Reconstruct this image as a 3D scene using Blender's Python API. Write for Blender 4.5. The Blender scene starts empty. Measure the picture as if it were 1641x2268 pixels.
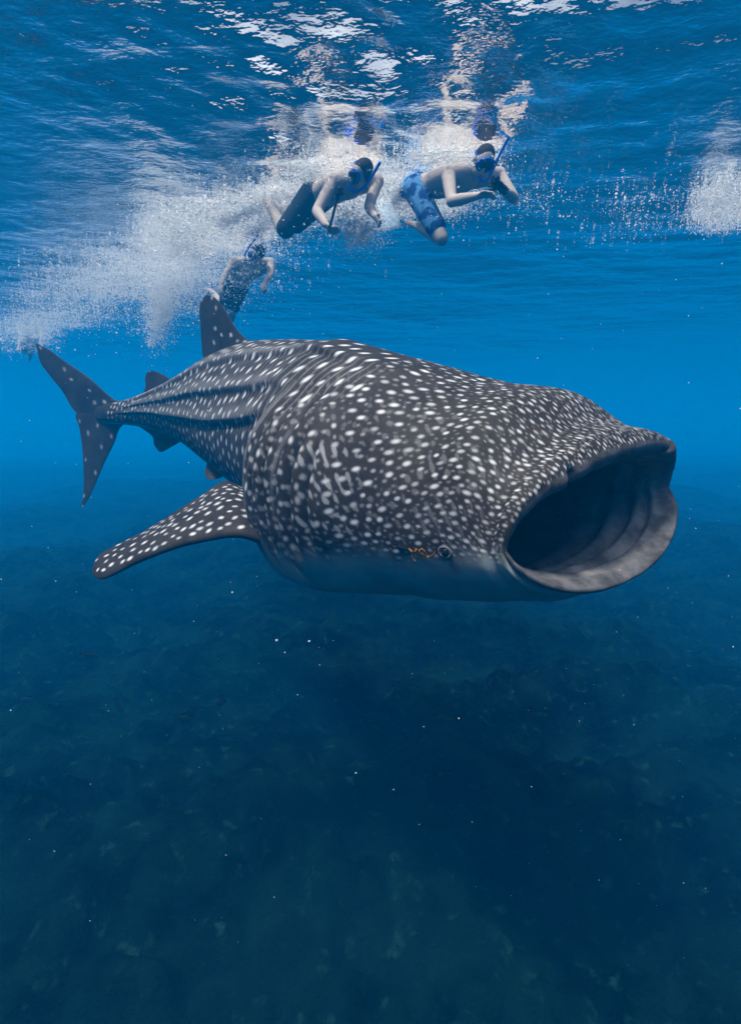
import bpy, bmesh, math, random
import numpy as np
from mathutils import Vector, Matrix

rng = np.random.default_rng(7)
random.seed(7)
scn = bpy.context.scene
col = scn.collection

# ------------------------------------------------------------------ camera
W0, H0, FOC = 1641.0, 2268.0, 1130.0          # pixel frame used for measuring
CAMZ, PITCH = -2.4, math.radians(8.75)
cam_data = bpy.data.cameras.new('camera')
cam = bpy.data.objects.new('camera', cam_data)
col.objects.link(cam)
cam.location = (0, 0, CAMZ)
cam.rotation_euler = (math.pi / 2 - PITCH, 0, 0)
cam_data.sensor_fit = 'VERTICAL'
cam_data.sensor_height = 36.0
cam_data.lens = 36.0 * FOC / H0
cam_data.clip_start = 0.05
cam_data.clip_end = 2000
scn.camera = cam

# ------------------------------------------------------------------ world, sun, exposure
SUN_EL, SUN_ROT = math.radians(67), math.radians(225)   # high sun, over the camera's left shoulder
world = bpy.data.worlds.new('World')
scn.world = world
world.use_nodes = True
wn = world.node_tree.nodes
wl = world.node_tree.links
bg = wn['Background']
sky = wn.new('ShaderNodeTexSky')
sky.sky_type = 'NISHITA'
sky.sun_disc = False
sky.sun_elevation = SUN_EL
sky.sun_rotation = SUN_ROT
sky.dust_density = 9.0
sky.air_density = 0.6
sky.ozone_density = 0.2
# scattered bright cloud added over the whole sky, to whiten the surface glints
tcw = wn.new('ShaderNodeTexCoord')
nzw = wn.new('ShaderNodeTexNoise')
nzw.inputs['Scale'].default_value = 3.2
nzw.inputs['Detail'].default_value = 6.0
wl.new(tcw.outputs['Generated'], nzw.inputs['Vector'])
mrw = wn.new('ShaderNodeMapRange')
mrw.inputs[1].default_value, mrw.inputs[2].default_value = .44, .60
mrw.inputs[3].default_value, mrw.inputs[4].default_value = .08, .80
wl.new(nzw.outputs[0], mrw.inputs[0])
mxw = wn.new('ShaderNodeMix')
mxw.data_type = 'RGBA'
mxw.inputs[7].default_value = (9.0, 9.0, 9.2, 1)
wl.new(mrw.outputs[0], mxw.inputs[0])
wl.new(sky.outputs[0], mxw.inputs[6])
wl.new(mxw.outputs[2], bg.inputs[0])
bg.inputs[1].default_value = 0.15
sun_data = bpy.data.lights.new('sun', 'SUN')
sun_data.energy = 4.6
sun_data.angle = math.radians(7)      # the rippled surface spreads the sun
sun_data.color = (1.0, 0.95, 0.88)
sun = bpy.data.objects.new('sun', sun_data)
col.objects.link(sun)
to_sun = Vector((math.cos(SUN_EL) * math.sin(SUN_ROT), math.cos(SUN_EL) * math.cos(SUN_ROT), math.sin(SUN_EL)))
sun.rotation_euler = to_sun.to_track_quat('Z', 'Y').to_euler()
sun.location = to_sun * 30

vs = scn.view_settings
vs.view_transform = 'Standard'
vs.look = 'None'
vs.exposure = 0.25
vs.gamma = 1.0
vs.use_curve_mapping = False
cy = scn.cycles
cy.use_denoising = True
cy.max_bounces = 14
cy.diffuse_bounces = 12
cy.glossy_bounces = 3
cy.transmission_bounces = 4
cy.volume_bounces = 1
cy.transparent_max_bounces = 12
cy.sample_clamp_indirect = 4.0
cy.use_adaptive_sampling = True
cy.adaptive_threshold = 0.02
cy.caustics_refractive = False

# ------------------------------------------------------------------ helpers
CAM = np.array([0, 0, CAMZ])
AX = np.array([1.0, 0, 0])
AF = np.array([0, math.cos(PITCH), -math.sin(PITCH)])
AU = np.array([0, math.sin(PITCH), math.cos(PITCH)])


def ray(px, py):
    return AF + AX * ((px - W0 / 2) / FOC) - AU * ((py - H0 / 2) / FOC)


def P(px, py, d):
    return CAM + ray(px, py) * d


def on_plane(px, py, p0, n):
    r = ray(px, py)
    return CAM + r * (np.dot(p0 - CAM, n) / np.dot(r, n))


def proj(p):
    q = np.asarray(p) - CAM
    d = q @ AF
    return W0 / 2 + FOC * (q @ AX) / d, H0 / 2 - FOC * (q @ AU) / d, d


def unit(v):
    v = np.asarray(v, float)
    return v / max(np.linalg.norm(v), 1e-9)


def crom(knots, tq):
    """Catmull-Rom through rows of knots at integer parameters."""
    k = np.asarray(knots, float)
    n = len(k)
    tq = np.clip(np.asarray(tq, float), 0, n - 1 - 1e-9)
    i = np.floor(tq).astype(int)
    f = (tq - i)
    g = lambda j: k[np.clip(j, 0, n - 1)]
    p0, p1, p2, p3 = g(i - 1), g(i), g(i + 1), g(i + 2)
    if k.ndim > 1:
        f = f[:, None]
    return p1 + 0.5 * f * (p2 - p0 + f * (2 * p0 - 5 * p1 + 4 * p2 - p3 + f * (3 * (p1 - p2) + p3 - p0)))


def sstep(a, b, x):
    t = np.clip((x - a) / (b - a), 0, 1)
    return t * t * (3 - 2 * t)


def make_obj(name, verts, faces, mat, parent=None, smooth=True, attrs=None):
    me = bpy.data.meshes.new(name)
    v = np.asarray(verts, np.float32).reshape(-1, 3)
    f = np.asarray(faces, np.int32)
    me.vertices.add(len(v))
    me.vertices.foreach_set('co', v.ravel())
    k = f.shape[1]
    me.loops.add(f.size)
    me.loops.foreach_set('vertex_index', f.ravel())
    me.polygons.add(len(f))
    me.polygons.foreach_set('loop_start', np.arange(0, f.size, k, dtype=np.int32))
    if smooth:
        me.polygons.foreach_set('use_smooth', np.ones(len(f), bool))
    me.update(calc_edges=True)
    me.validate()
    for an, av in (attrs or {}).items():
        a = me.attributes.new(an, 'FLOAT', 'POINT')
        a.data.foreach_set('value', np.asarray(av, np.float32).ravel())
    o = bpy.data.objects.new(name, me)
    col.objects.link(o)
    if mat:
        me.materials.append(mat)
    if parent:
        o.parent = parent
        o.matrix_parent_inverse = parent.matrix_basis.inverted()
    return o


def grid_faces(R, N, wrap, off=0, flip=False):
    i = np.arange(R - 1)[:, None]
    j = np.arange(N if wrap else N - 1)[None, :]
    j2 = (j + 1) % N
    a, b, c, d = i * N + j, i * N + j2, (i + 1) * N + j2, (i + 1) * N + j
    q = np.stack([np.broadcast_to(x, (R - 1, j.shape[1])) for x in ((a, b, c, d) if not flip else (a, d, c, b))], -1)
    return q.reshape(-1, 4) + off


def empty(name, loc):
    o = bpy.data.objects.new(name, None)
    o.empty_display_size = 0.1
    o.location = loc
    col.objects.link(o)
    return o


def tag(o, label=None, cat=None, group=None, kind=None):
    if label: o['label'] = label
    if cat: o['category'] = cat
    if group: o['group'] = group
    if kind: o['kind'] = kind
    return o


class NT:
    """small node-tree writer"""
    def __init__(self, name):
        self.m = bpy.data.materials.new(name)
        self.m.use_nodes = True
        self.t = self.m.node_tree
        self.t.nodes.clear()
        self.out = self.t.nodes.new('ShaderNodeOutputMaterial')

    def n(self, kind, **kw):
        nd = self.t.nodes.new('ShaderNode' + kind)
        for k, v in kw.items():
            if k.startswith('i_'):
                key = k[2:]
                key = int(key) if key.isdigit() else key.replace('_', ' ')
                self.put(nd.inputs[key], v)
            else:
                setattr(nd, k, v)
        return nd

    def put(self, sock, v):
        if isinstance(v, bpy.types.NodeSocket):
            self.t.links.new(v, sock)
        else:
            sock.default_value = v

    def mix(self, f, a, b):
        nd = self.t.nodes.new('ShaderNodeMix')
        nd.data_type = 'RGBA'
        self.put(nd.inputs[0], f)
        self.put(nd.inputs[6], a if isinstance(a, bpy.types.NodeSocket) else (*a, 1))
        self.put(nd.inputs[7], b if isinstance(b, bpy.types.NodeSocket) else (*b, 1))
        return nd.outputs[2]

    def math(self, op, a, b=0.0, clamp=False):
        nd = self.t.nodes.new('ShaderNodeMath')
        nd.operation = op
        nd.use_clamp = clamp
        self.put(nd.inputs[0], a)
        self.put(nd.inputs[1], b)
        return nd.outputs[0]

    def noise(self, scale, detail=4, rough=0.55, vec=None):
        nd = self.n('TexNoise', i_Scale=scale, i_Detail=detail, i_Roughness=rough)
        if vec is None:
            vec = self.pos()
        self.put(nd.inputs['Vector'], vec)
        return nd.outputs[0]

    def pos(self):
        return self.n('TexCoord').outputs['Object']

    def ramp(self, f, a, b):
        nd = self.n('MapRange', i_0=f, i_1=a, i_2=b)
        nd.interpolation_type = 'SMOOTHSTEP'
        return nd.outputs[0]

    def bump(self, h, s, dist=0.01):
        return self.n('Bump', i_Height=h, i_Strength=s, i_Distance=dist).outputs[0]

    def bsdf(self, color, rough=0.6, normal=None, **kw):
        b = self.n('BsdfPrincipled')
        self.put(b.inputs['Base Color'], color if isinstance(color, bpy.types.NodeSocket) else (*color, 1))
        self.put(b.inputs['Roughness'], rough)
        b.inputs['Specular IOR Level'].default_value = .08      # skin, cloth and plastic under water shine little
        if normal is not None:
            self.put(b.inputs['Normal'], normal)
        for k, v in kw.items():
            self.put(b.inputs[k.replace('_', ' ')], v)
        self.t.links.new(b.outputs[0], self.out.inputs[0])
        return b


def plain(name, color, rough=0.6, var=0.25, scale=20.0, bumps=0.2, **kw):
    n = NT(name)
    f = n.noise(scale)
    c = n.mix(f, tuple(x * (1 - var) for x in color), tuple(min(1, x * (1 + var)) for x in color))
    n.bsdf(c, rough, n.bump(n.noise(scale * 3), bumps), **kw)
    return n.m

# ------------------------------------------------------------------ water surface
def wave_height(x, y):
    r = np.random.default_rng(11)
    z = np.zeros_like(x)
    churn = 1 + 1.3 * np.exp(-((x - .2) / 1.7) ** 2 - ((y - 4.1) / 1.0) ** 2)      # stirred up by the swimmers
    for lam, slope, cnt in ((5.0, .016, 4), (2.4, .022, 6), (1.1, .032, 8), (.55, .044, 10), (.28, .048, 10)):
        for _ in range(cnt):
            l = lam * r.uniform(.75, 1.35)
            k = 2 * math.pi / l
            a = r.normal(math.pi / 2 + .25, .6)
            amp = slope / k * math.sqrt(2.0 / cnt) * r.uniform(.6, 1.3)
            ph = r.uniform(0, 6.28)
            s = np.sin(k * (x * math.cos(a) + y * math.sin(a)) + ph + 0.35 * np.sin(.7 * x + .4 * y + ph))
            z += amp * s * (churn if lam < 1 else 1)
    g = np.sin(.9 * x + 1.3) * np.sin(.6 * y + .4 * x)          # gusts: rougher and calmer patches
    far = (1 - .6 * sstep(7, 20, np.hypot(x, y))) * (1 - sstep(25, 60, np.hypot(x, y)))   # calmer water further out
    return z * (1.0 + .35 * g) * far


def water_mat():
    n = NT('water')
    v = n.pos()
    st = n.n('Mapping', i_Scale=(1.0, 1.6, 1.0), i_Vector=v).outputs[0]
    h = n.math('ADD', n.noise(5.0, 3, .5, st), n.math('MULTIPLY', n.noise(16.0, 2, .5, st), .3))
    nb = n.bump(h, 0.30, 0.05)
    fr = n.n('Fresnel', i_IOR=1.333, i_Normal=nb).outputs[0]
    tr = n.n('BsdfTransparent')
    gl = n.n('BsdfGlossy', i_Roughness=0.07, i_Normal=nb)
    gl.inputs[0].default_value = (1, 1, 1, 1)
    mx = n.n('MixShader', i_0=fr, i_1=tr.outputs[0], i_2=gl.outputs[0])
    n.t.links.new(mx.outputs[0], n.out.inputs[0])
    return n.m


def spaced(lo, hi, step, far_lo, far_hi, grow=1.22):
    a = list(np.arange(lo, hi + 1e-6, step))
    s, x = step, a[-1]
    while x < far_hi:
        s *= grow
        x += s
        a.append(x)
    s, x = step, a[0]
    pre = []
    while x > far_lo:
        s *= grow
        x -= s
        pre.append(x)
    return np.array(pre[::-1] + a)


xs = spaced(-9, 9, .05, -150, 150)
ys = spaced(1.5, 16, .05, -150, 150)
X, Y = np.meshgrid(xs, ys)
Zw = wave_height(X, Y)
water = make_obj('water', np.stack([X, Y, Zw], -1), grid_faces(len(ys), len(xs), False), water_mat())
tag(water, 'rippled sea surface seen from below with glints of sky', kind='structure')

# ------------------------------------------------------------------ seabed
BED = -5.25


def vnoise(x, y, seed):
    r = np.random.default_rng(seed)
    t = r.random((64, 64))
    xi, yi = np.floor(x).astype(int), np.floor(y).astype(int)
    fx, fy = x - xi, y - yi
    fx, fy = fx * fx * (3 - 2 * fx), fy * fy * (3 - 2 * fy)
    g = lambda a, b: t[a % 64, b % 64]
    return (g(xi, yi) * (1 - fx) + g(xi + 1, yi) * fx) * (1 - fy) + (g(xi, yi + 1) * (1 - fx) + g(xi + 1, yi + 1) * fx) * fy


def bed_height(x, y):
    z = .9 * vnoise(x * .22 + 9, y * .22 + 3, 1) + .45 * vnoise(x * .6, y * .6, 2) + .22 * vnoise(x * 1.7, y * 1.7, 3)
    z += .16 * np.abs(vnoise(x * 3.6, y * 3.6, 4) - .5) * 2 + .10 * vnoise(x * 8.5, y * 8.5, 5) + .05 * vnoise(x * 19, y * 19, 6)
    # a darker hollow under a ledge, to the right
    q = np.exp(-(((x - 1.9) / .9) ** 2 + ((y - 4.6) / .3) ** 2))
    return z - .9 - .5 * q + .3 * np.exp(-(((x - 2.0) / 1.1) ** 2 + ((y - 5.3) / .4) ** 2))


def bed_mat():
    n = NT('coral_rubble')
    f = n.noise(1.6, 6, .65)
    g = n.noise(9.0, 5, .6)
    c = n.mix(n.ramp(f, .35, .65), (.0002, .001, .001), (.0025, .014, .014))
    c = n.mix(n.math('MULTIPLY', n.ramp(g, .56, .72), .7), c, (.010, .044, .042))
    n.bsdf(c, .9, n.bump(n.noise(22.0, 5, .7), .9, .05), Specular_IOR_Level=0.0)
    return n.m


xs = spaced(-9, 9, .04, -150, 150)
ys = spaced(2.0, 14, .04, -150, 150)
X, Y = np.meshgrid(xs, ys)
bed = make_obj('seabed', np.stack([X, Y, BED + bed_height(X, Y)], -1), grid_faces(len(ys), len(xs), False), bed_mat())
tag(bed, 'dark coral rubble seabed fading into blue water', kind='structure')

# ------------------------------------------------------------------ sea water volume
def haze_mat():
    n = NT('sea_haze')
    v = n.n('VolumePrincipled')
    v.inputs['Color'].default_value = HAZE_C
    v.inputs['Density'].default_value = HAZE_D
    v.inputs['Anisotropy'].default_value = HAZE_G
    v.inputs['Absorption Color'].default_value = HAZE_A
    n.t.links.new(v.outputs[0], n.out.inputs['Volume'])
    return n.m


HAZE_D, HAZE_G = 0.045, 0.1
HAZE_C = (0.0, 0.295, 0.76, 1)
HAZE_A = (0.0, 0.03, 0.05, 1)
bx = np.array([[x, y, z] for z in (-8.5, .75) for y in (-190, 190) for x in (-190, 190)], float)
bf = [(0, 2, 3, 1), (4, 5, 7, 6), (0, 1, 5, 4), (2, 6, 7, 3), (0, 4, 6, 2), (1, 3, 7, 5)]
haze = make_obj('haze', bx, bf, haze_mat(), smooth=False)
tag(haze, 'blue sea water filling the whole view', kind='stuff')

# ------------------------------------------------------------------ whale shark
def shark_mat():
    n = NT('shark_skin')
    at = lambda k: n.n('Attribute', attribute_name=k).outputs['Fac']
    f = n.ramp(n.noise(3.5, 7, .68), .30, .70)
    g = n.noise(60.0, 4, .7)
    dark = n.mix(f, (.012, .0095, .008), (.034, .028, .024))
    dark = n.mix(n.math('MULTIPLY', n.ramp(g, .5, .75), .35), dark, (.075, .066, .060))
    white = n.mix(g, (.50, .51, .53), (.76, .77, .80))
    c = n.mix(at('spot'), dark, white)
    belly = n.mix(f, (.22, .25, .25), (.34, .37, .37))
    c = n.mix(at('belly'), c, belly)
    lip = n.mix(n.ramp(n.noise(11.0, 8, .7), .32, .68), (.045, .042, .043), (.15, .145, .148))
    lip = n.mix(n.math('MULTIPLY', n.ramp(n.noise(90.0, 4, .7), .60, .74), .5), lip, (.02, .019, .019))
    c = n.mix(at('lip'), c, lip)
    inn = n.mix(n.ramp(n.noise(7.0, 4, .6), .3, .7), (.07, .07, .07), (.28, .27, .265))
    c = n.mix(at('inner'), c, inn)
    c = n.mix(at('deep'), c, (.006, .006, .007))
    h = n.math('ADD', n.noise(30.0, 7, .68), n.math('MULTIPLY', n.noise(220.0, 2, .5), .4))
    n.bsdf(c, .55, n.bump(h, .3, .005), Specular_IOR_Level=.10)
    return n.m


def body_station(px, top, bot, d, a, dbot=None):
    """pixel outline -> (x, y, zc, half width, top h, bottom h)"""
    pt = P(px, top, d)
    pb = P(px, bot, dbot or d)
    pc = P(px, (top + bot) / 2, d)
    zc = (pt[2] + pb[2]) / 2
    return [pc[0], pc[1], zc, a, pt[2] - zc, zc - pb[2]]


MC_N = P(1122, 1200, 1.64)
HEADING = math.radians(45)
YAW = math.radians(52.3)                                        # the snout turns a little more to the camera
HF = np.array([math.cos(HEADING), -math.sin(HEADING), 0])     # forward
HR = np.array([-math.sin(YAW), -math.cos(YAW), 0])            # shark's right at the mouth, towards the camera
HALF = .575
MO = MC_N - HR * HALF + np.array([0, 0, .035])                # centre of the mouth
ROLL = .113


def head_station(L, top, bot, a, dz=0, sh=(0, 0), pw=1.0, pwb=None):
    """ring behind the mouth; top, bot are heights relative to the mouth centre"""
    c = MO - HF * L
    zc = MO[2] + dz
    return [c[0], c[1], zc, a, top - dz, dz - bot, sh[0], sh[1], pw, pwb or pw]


K = []
for px, t, b, d, a, db in ((222, 899, 938, 5.2, .055, None), (288, 884, 942, 5.03, .10, None), (350, 862, 955, 4.83, .18, None),
                           (420, 830, 985, 4.55, .27, 4.4), (500, 786, 1048, 4.22, .36, 4.0), (575, 762, 1110, 3.9, .43, 3.6),
                           (645, 758, 1165, 3.58, .475, 3.25), (705, 760, 1220, 3.31, .50, 2.95), (745, 761, 1262, 3.15, .525, 2.8)):
    K.append(body_station(px, t, b, d, a, db) + [0, 0, 1.0, 1.0])
z0 = MO[2]
HS = ((1.42, 763, -.54, .575, 3.0), (1.17, 783, -.55, .610, 2.82), (.85, 810, -.485, .625, 2.61), (.53, 847, -.42, .615, 2.40), (.26, 871, -.355, .597, 2.22))
for L, ty, bot, a, d in HS:
    c = MO - HF * L
    px, _, dd = proj(c)
    zt = P(px, ty, dd)[2] - z0
    sh = {.26: (.02, .02)}.get(L, (0, 0))
    pw = {.26: .85, .53: .95}.get(L, 1.0)
    K.append(head_station(L, zt, bot, a, (zt + bot) / 2 * .8, sh, pw, pw))
BODY_END = None
K.append(head_station(.10, .350, -.300, .594, .0, (.040, .06), .80, .95))
K.append(head_station(.035, .322, -.255, .594, .0, (.078, .105), .70, 1.0))
K.append(head_station(.0, .278, -.228, .588, .0, (.100, .132), .70, 1.0))
n_outer = len(K)                                         # lip crest follows
K.append(head_station(-.002, .236, -.205, .574, .0, (.098, .137), .76, 1.05))
K.append(head_station(.02, .208, -.183, .557, .0, (.080, .125), .78, 1.0))
K.append(head_station(.075, .210, -.190, .540, .0, (.06, .10), .75, 1.0))
K.append(head_station(.17, .235, -.225, .522, .0, (.04, .06), .75, .95))
K.append(head_station(.34, .27, -.28, .50, .0, (.03, .03), .8, .9))
K.append(head_station(.62, .28, -.33, .48, .0, (0, 0), .9, .9))
K.append(head_station(.90, .24, -.30, .36, .0, (0, 0), 1, 1))
K.append(head_station(1.05, .10, -.14, .14, .0, (0, 0), 1, 1))
K = np.array(K)

# ring parameters: sample finely where the pattern needs it
segs = []
for i in range(len(K) - 1):
    L = np.linalg.norm(K[i + 1, :3] - K[i, :3]) + .5 * abs(K[i + 1, 4] - K[i, 4]) + .5 * abs(K[i + 1, 6] - K[i, 6])
    step = .0085 if i < 8 else (.0062 if i < n_outer else .010)
    segs.append(np.linspace(i, i + 1, max(4, int(L / step)), endpoint=False))
tq = np.concatenate(segs + [np.array([len(K) - 1.0])])
KS = crom(K, tq)
R, N = len(KS), 600
C = KS[:, :3]
hor = C.copy(); hor[:, 2] = 0
i_rim = int(np.argmin(np.abs(tq - n_outer)))
Tn = np.gradient(hor[:i_rim - 20], axis=0)
Tn /= np.linalg.norm(Tn, axis=1)[:, None]
T = np.tile(HF, (R, 1)).astype(float)
T[:i_rim - 20] = Tn
hw = sstep(8.0, 9.5, tq)[:, None]
T = T * (1 - hw) + HF * hw
yw = HEADING + (YAW - HEADING) * sstep(11.2, n_outer - .5, tq)
hfy = np.stack([np.cos(yw), -np.sin(yw), 0 * yw], -1)
T = np.where(tq[:, None] > 11.2, hfy, T)
T /= np.linalg.norm(T, axis=1)[:, None]
S = np.stack([T[:, 1], -T[:, 0], np.zeros(R)], -1)          # shark's right
rollw = sstep(7, 13, tq) * ROLL
th = np.linspace(0, 2 * math.pi, N, endpoint=False)
ct, st = np.cos(th), np.sin(th)
A, Th, Bh, SHT, SHB, PT, PB = [KS[:, i][:, None] for i in range(3, 10)]
side = A * np.sign(st) * np.abs(st) ** .96
up = np.where(ct > 0, Th * np.abs(ct) ** PT, -Bh * np.abs(ct) ** PB)
SHP = 1.1
shear = np.where(ct > 0, SHT * np.abs(ct) ** SHP, SHB * np.abs(ct) ** SHP)
V = C[:, None, :] + S[:, None, :] * side[..., None] + np.array([0, 0, 1.0]) * (up - rollw[:, None] * side)[..., None] + T[:, None, :] * shear[..., None]

# arc length along the back, measured from the tail
arc = np.concatenate([[0], np.cumsum(np.linalg.norm(np.diff(C, axis=0), axis=1))])
tqc = tq[:, None]
deg = np.degrees(np.where(th > math.pi, 2 * math.pi - th, th))[None, :]    # 0 back .. 180 belly, both sides
sgn = np.where(th > math.pi, -1, 1)[None, :]


def normals(V):
    du = np.roll(V, -1, 1) - np.roll(V, 1, 1)
    dv = np.gradient(V, axis=0)
    nn = np.cross(dv, du)
    nn /= np.maximum(np.linalg.norm(nn, axis=2), 1e-9)[..., None]
    return -nn


NR = normals(V)
ctr = V - C[:, None, :]
if np.mean(np.sum(NR[:i_rim] * ctr[:i_rim], -1)) < 0:
    NR = -NR
disp = np.zeros((R, N))
# longitudinal ridges of the flank
body_w = sstep(.2, 1.5, tqc) * (1 - sstep(7.2, 9.6, tqc))
for a0, a1, amp, f0, f1 in ((50, 24, .024, 9.0, 11.6), (76, 50, .026, 7.6, 9.9), (99, 66, .030, 7.2, 9.4)):
    tr = np.interp(tqc, [0, 3, 5, 8.5, 12], [a1 * .25 + a0 * .75, a0, a0 * .75 + a1 * .25, a1, a1 * .85])
    sc = np.interp(tqc, [0, 2, 4, 9], [.25, .6, 1, 1])
    q = (deg - tr) * np.radians(1) * (A * .5 + Th * .5)
    prof = np.where(q < 0, np.exp(-(q / (.065 * sc)) ** 2), np.exp(-(q / (.026 * sc)) ** 2) - .30 * np.exp(-((q - .048 * sc) / (.030 * sc)) ** 2))
    disp += .85 * amp * sc * prof * sstep(.2, 1.5, tqc) * (1 - sstep(f0, f1, tqc))
# the gill region swells out behind the cheek and ends in a step
gw = sstep(46, 84, deg) * (1 - sstep(128, 158, deg))
disp += .115 * gw * sstep(8.72 + .25 * ((deg - 95) / 50) ** 2, 9.02 + .25 * ((deg - 95) / 50) ** 2, tqc) * (1 - sstep(9.3, 11.6, tqc))
# gill slits and the swollen edge of the gill region
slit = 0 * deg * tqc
for L, amp, bul, d0, d1 in ((1.345, .020, .006, 66, 108), (1.25, .024, .008, 64, 112), (1.15, .034, .034, 50, 122), (1.055, .022, .008, 66, 112), (.97, .018, .006, 70, 106)):
    tl = np.interp(L, [0.85, 1.17, 1.42], [11, 10, 9])
    sl = (deg - 85) / 90
    pos = (tqc - tl - .34 * sl ** 2 + .10 * sl) * .26
    w = sstep(d0 - 6, d0 + 8, deg) * (1 - sstep(d1 - 8, d1 + 8, deg))
    disp += w * (-amp * np.exp(-(pos / .014) ** 2) + bul * np.where(pos > .04, np.exp(-((pos - .04) / .11) ** 2), np.exp(-((pos - .04) / .030) ** 2)))
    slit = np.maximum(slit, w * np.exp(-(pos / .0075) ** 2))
# soft unevenness of the head and folds of skin
bump = vnoise(np.broadcast_to(tqc * 2.1, (R, N)), np.broadcast_to(deg / 26 + sgn * 9 + 20, (R, N)), 21) - .5
disp += .012 * bump * sstep(8, 9, tqc) * (1 - sstep(n_outer - 1.2, n_outer - .3, tqc))
# brow swelling behind the snout
disp += .012 * np.exp(-((tqc - 12.9) / .6) ** 2) * np.exp(-((deg - 30) / 35) ** 2)
# nostril notches in the upper lip
lipz = np.exp(-((tqc - n_outer + .25) / .75) ** 2)
for a0 in (37,):
    q = (deg - a0)
    disp += lipz * (-.040 * np.exp(-(q / 2.2) ** 2) + .016 * np.exp(-((q - 6) / 4) ** 2) + .012 * np.exp(-((q + 6) / 5) ** 2))
# uneven fleshy lip
disp += .003 * (vnoise(np.broadcast_to(tqc * 3, (R, N)), np.broadcast_to(deg / 5 + sgn * 31 + 40, (R, N)), 22) - .5) * np.exp(-((tqc - n_outer) / 1.4) ** 2)
# groove where lower lip meets the skin of the jaw, and the fold at the corner of the mouth
disp -= .014 * np.exp(-((tqc - (n_outer - 1.15)) / .22) ** 2) * sstep(84, 104, deg)
disp += .012 * np.exp(-((tqc - (n_outer - .45)) / .45) ** 2) * sstep(86, 110, deg)
# folds inside the mouth
inw = sstep(n_outer + 1.2, n_outer + 2, tqc) * (1 - sstep(n_outer + 4.6, n_outer + 5.4, tqc))
disp += inw * .020 * np.sin((tqc - n_outer) * 8.5 + .6 * np.sin(deg / 22)) * (.25 + .75 * sstep(70, 120, deg))
V = V + NR * disp[..., None]

belly_line = np.interp(tqc, [0, 4, 8, 9.5, 10.5, 12, 13, 14], [150, 140, 130, 119, 114, 110, 104, 97])
wob = (vnoise(np.broadcast_to(tqc * 5, (R, N)), np.broadcast_to(deg / 9 + 30 * sgn + 60, (R, N)), 23) - .5)
belly = sstep(-9, 8, deg - belly_line + 9 * wob) * (1 - sstep(n_outer - .9, n_outer - .5, tqc))
lip_on = n_outer - 1.25 + 0 * deg
lip = sstep(0, .8, tqc - lip_on)
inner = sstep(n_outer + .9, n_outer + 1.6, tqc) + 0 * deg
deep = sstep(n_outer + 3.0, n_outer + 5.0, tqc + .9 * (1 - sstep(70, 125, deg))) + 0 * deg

# ---- spots
DI = np.linalg.norm(np.diff(V, axis=0), axis=2).mean(1)
DI = np.append(DI, DI[-1])
DJ = np.linalg.norm(np.roll(V, -1, 1) - V, axis=2)


def paint(V, DI, DJ, spots, wrap=True):
    R, N = V.shape[:2]
    out = np.zeros((R, N))
    for (i, j, e1, l1, l2, val) in spots:
        i, j = int(i), int(j)
        lm = max(l1, l2) * 1.5
        di = min(int(lm / max(DI[i], 1e-4)) + 2, 60)
        dj = min(int(lm / max(DJ[i, j], 1e-4)) + 2, 60)
        ii = np.arange(max(0, i - di), min(R, i + di + 1))
        jj = np.arange(j - dj, j + dj + 1)
        jj = jj % N if wrap else jj[(jj >= 0) & (jj < N)]
        sub = V[np.ix_(ii, jj)] - V[i, j]
        p1 = sub @ e1
        r2 = np.sum(sub * sub, -1) - p1 ** 2
        q = np.sqrt((p1 / l1) ** 2 + np.maximum(r2, 0) / l2 ** 2)
        v = val * (1 - sstep(.3, 1.45, q))
        cur = out[np.ix_(ii, jj)]
        out[np.ix_(ii, jj)] = np.maximum(cur, v)
    return out


def tang(V, i, j):
    a = unit(V[min(i + 2, len(V) - 1), j] - V[max(i - 2, 0), j])
    b = V[i, (j + 2) % V.shape[1]] - V[i, j - 2]
    b = unit(b - a * np.dot(a, b))
    return a, b


spots = []
# body: slanted columns of spots with thin pale lines between them
i_gill = int(np.argmin(np.abs(tq - 9.1)))
i_body = int(np.argmin(np.abs(tq - 10.9)))
edge_t = lambda dg: np.interp(dg, [0, 40, 62, 75], [10.8, 10.6, 9.6, 9.0])      # where the columns give way to scattered spots
s_pos = .22
colk = 0
while True:
    s_loc = s_pos
    i0 = int(np.searchsorted(arc, s_loc))
    if i0 >= i_body:
        break
    rowgap = np.interp(tq[i0], [0, 3, 6, 9], [.045, .075, .098, .105])
    for sd in (1, -1):
        # walk around the ring
        j, acc = 0, rng.uniform(0, rowgap) + (rowgap / 2 if colk % 2 else 0)
        ring = DJ[i0]
        cum = np.cumsum(ring[:N // 2])
        tot = cum[-1]
        while acc < tot * .78:
            j = int(np.searchsorted(cum, acc))
            if sd < 0:
                j = (N - j) % N
            dg = deg[0, j]
            slant = .0016 * (70 - dg) * np.interp(tq[i0], [0, 4, 8], [.3, 1, 1.4])
            ii = int(np.searchsorted(arc, s_loc + slant + rng.normal(0, .008)))
            acc += rowgap * rng.uniform(.85, 1.15)
            if ii < 10 or ii >= i_body or tq[min(ii, R - 1)] > edge_t(dg) + rng.normal(0, .15) or dg > belly_line[ii, 0] - 6:
                continue
            a, b = tang(V, ii, j)
            e = unit(b * sd * -1 + a * (.55 * rng.uniform(.4, 1.2)))
            sz = np.interp(tq[ii], [0, 3, 7, 11], [.011, .015, .0195, .020]) * rng.uniform(.75, 1.2)
            spots.append((ii, j, e, sz * 1.55, sz * .72, rng.uniform(.8, 1.0)))
    s_pos += np.interp(tq[i0], [0, 3, 6, 9], [.065, .09, .11, .11]) * rng.uniform(.92, 1.08)
    colk += 1
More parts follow.
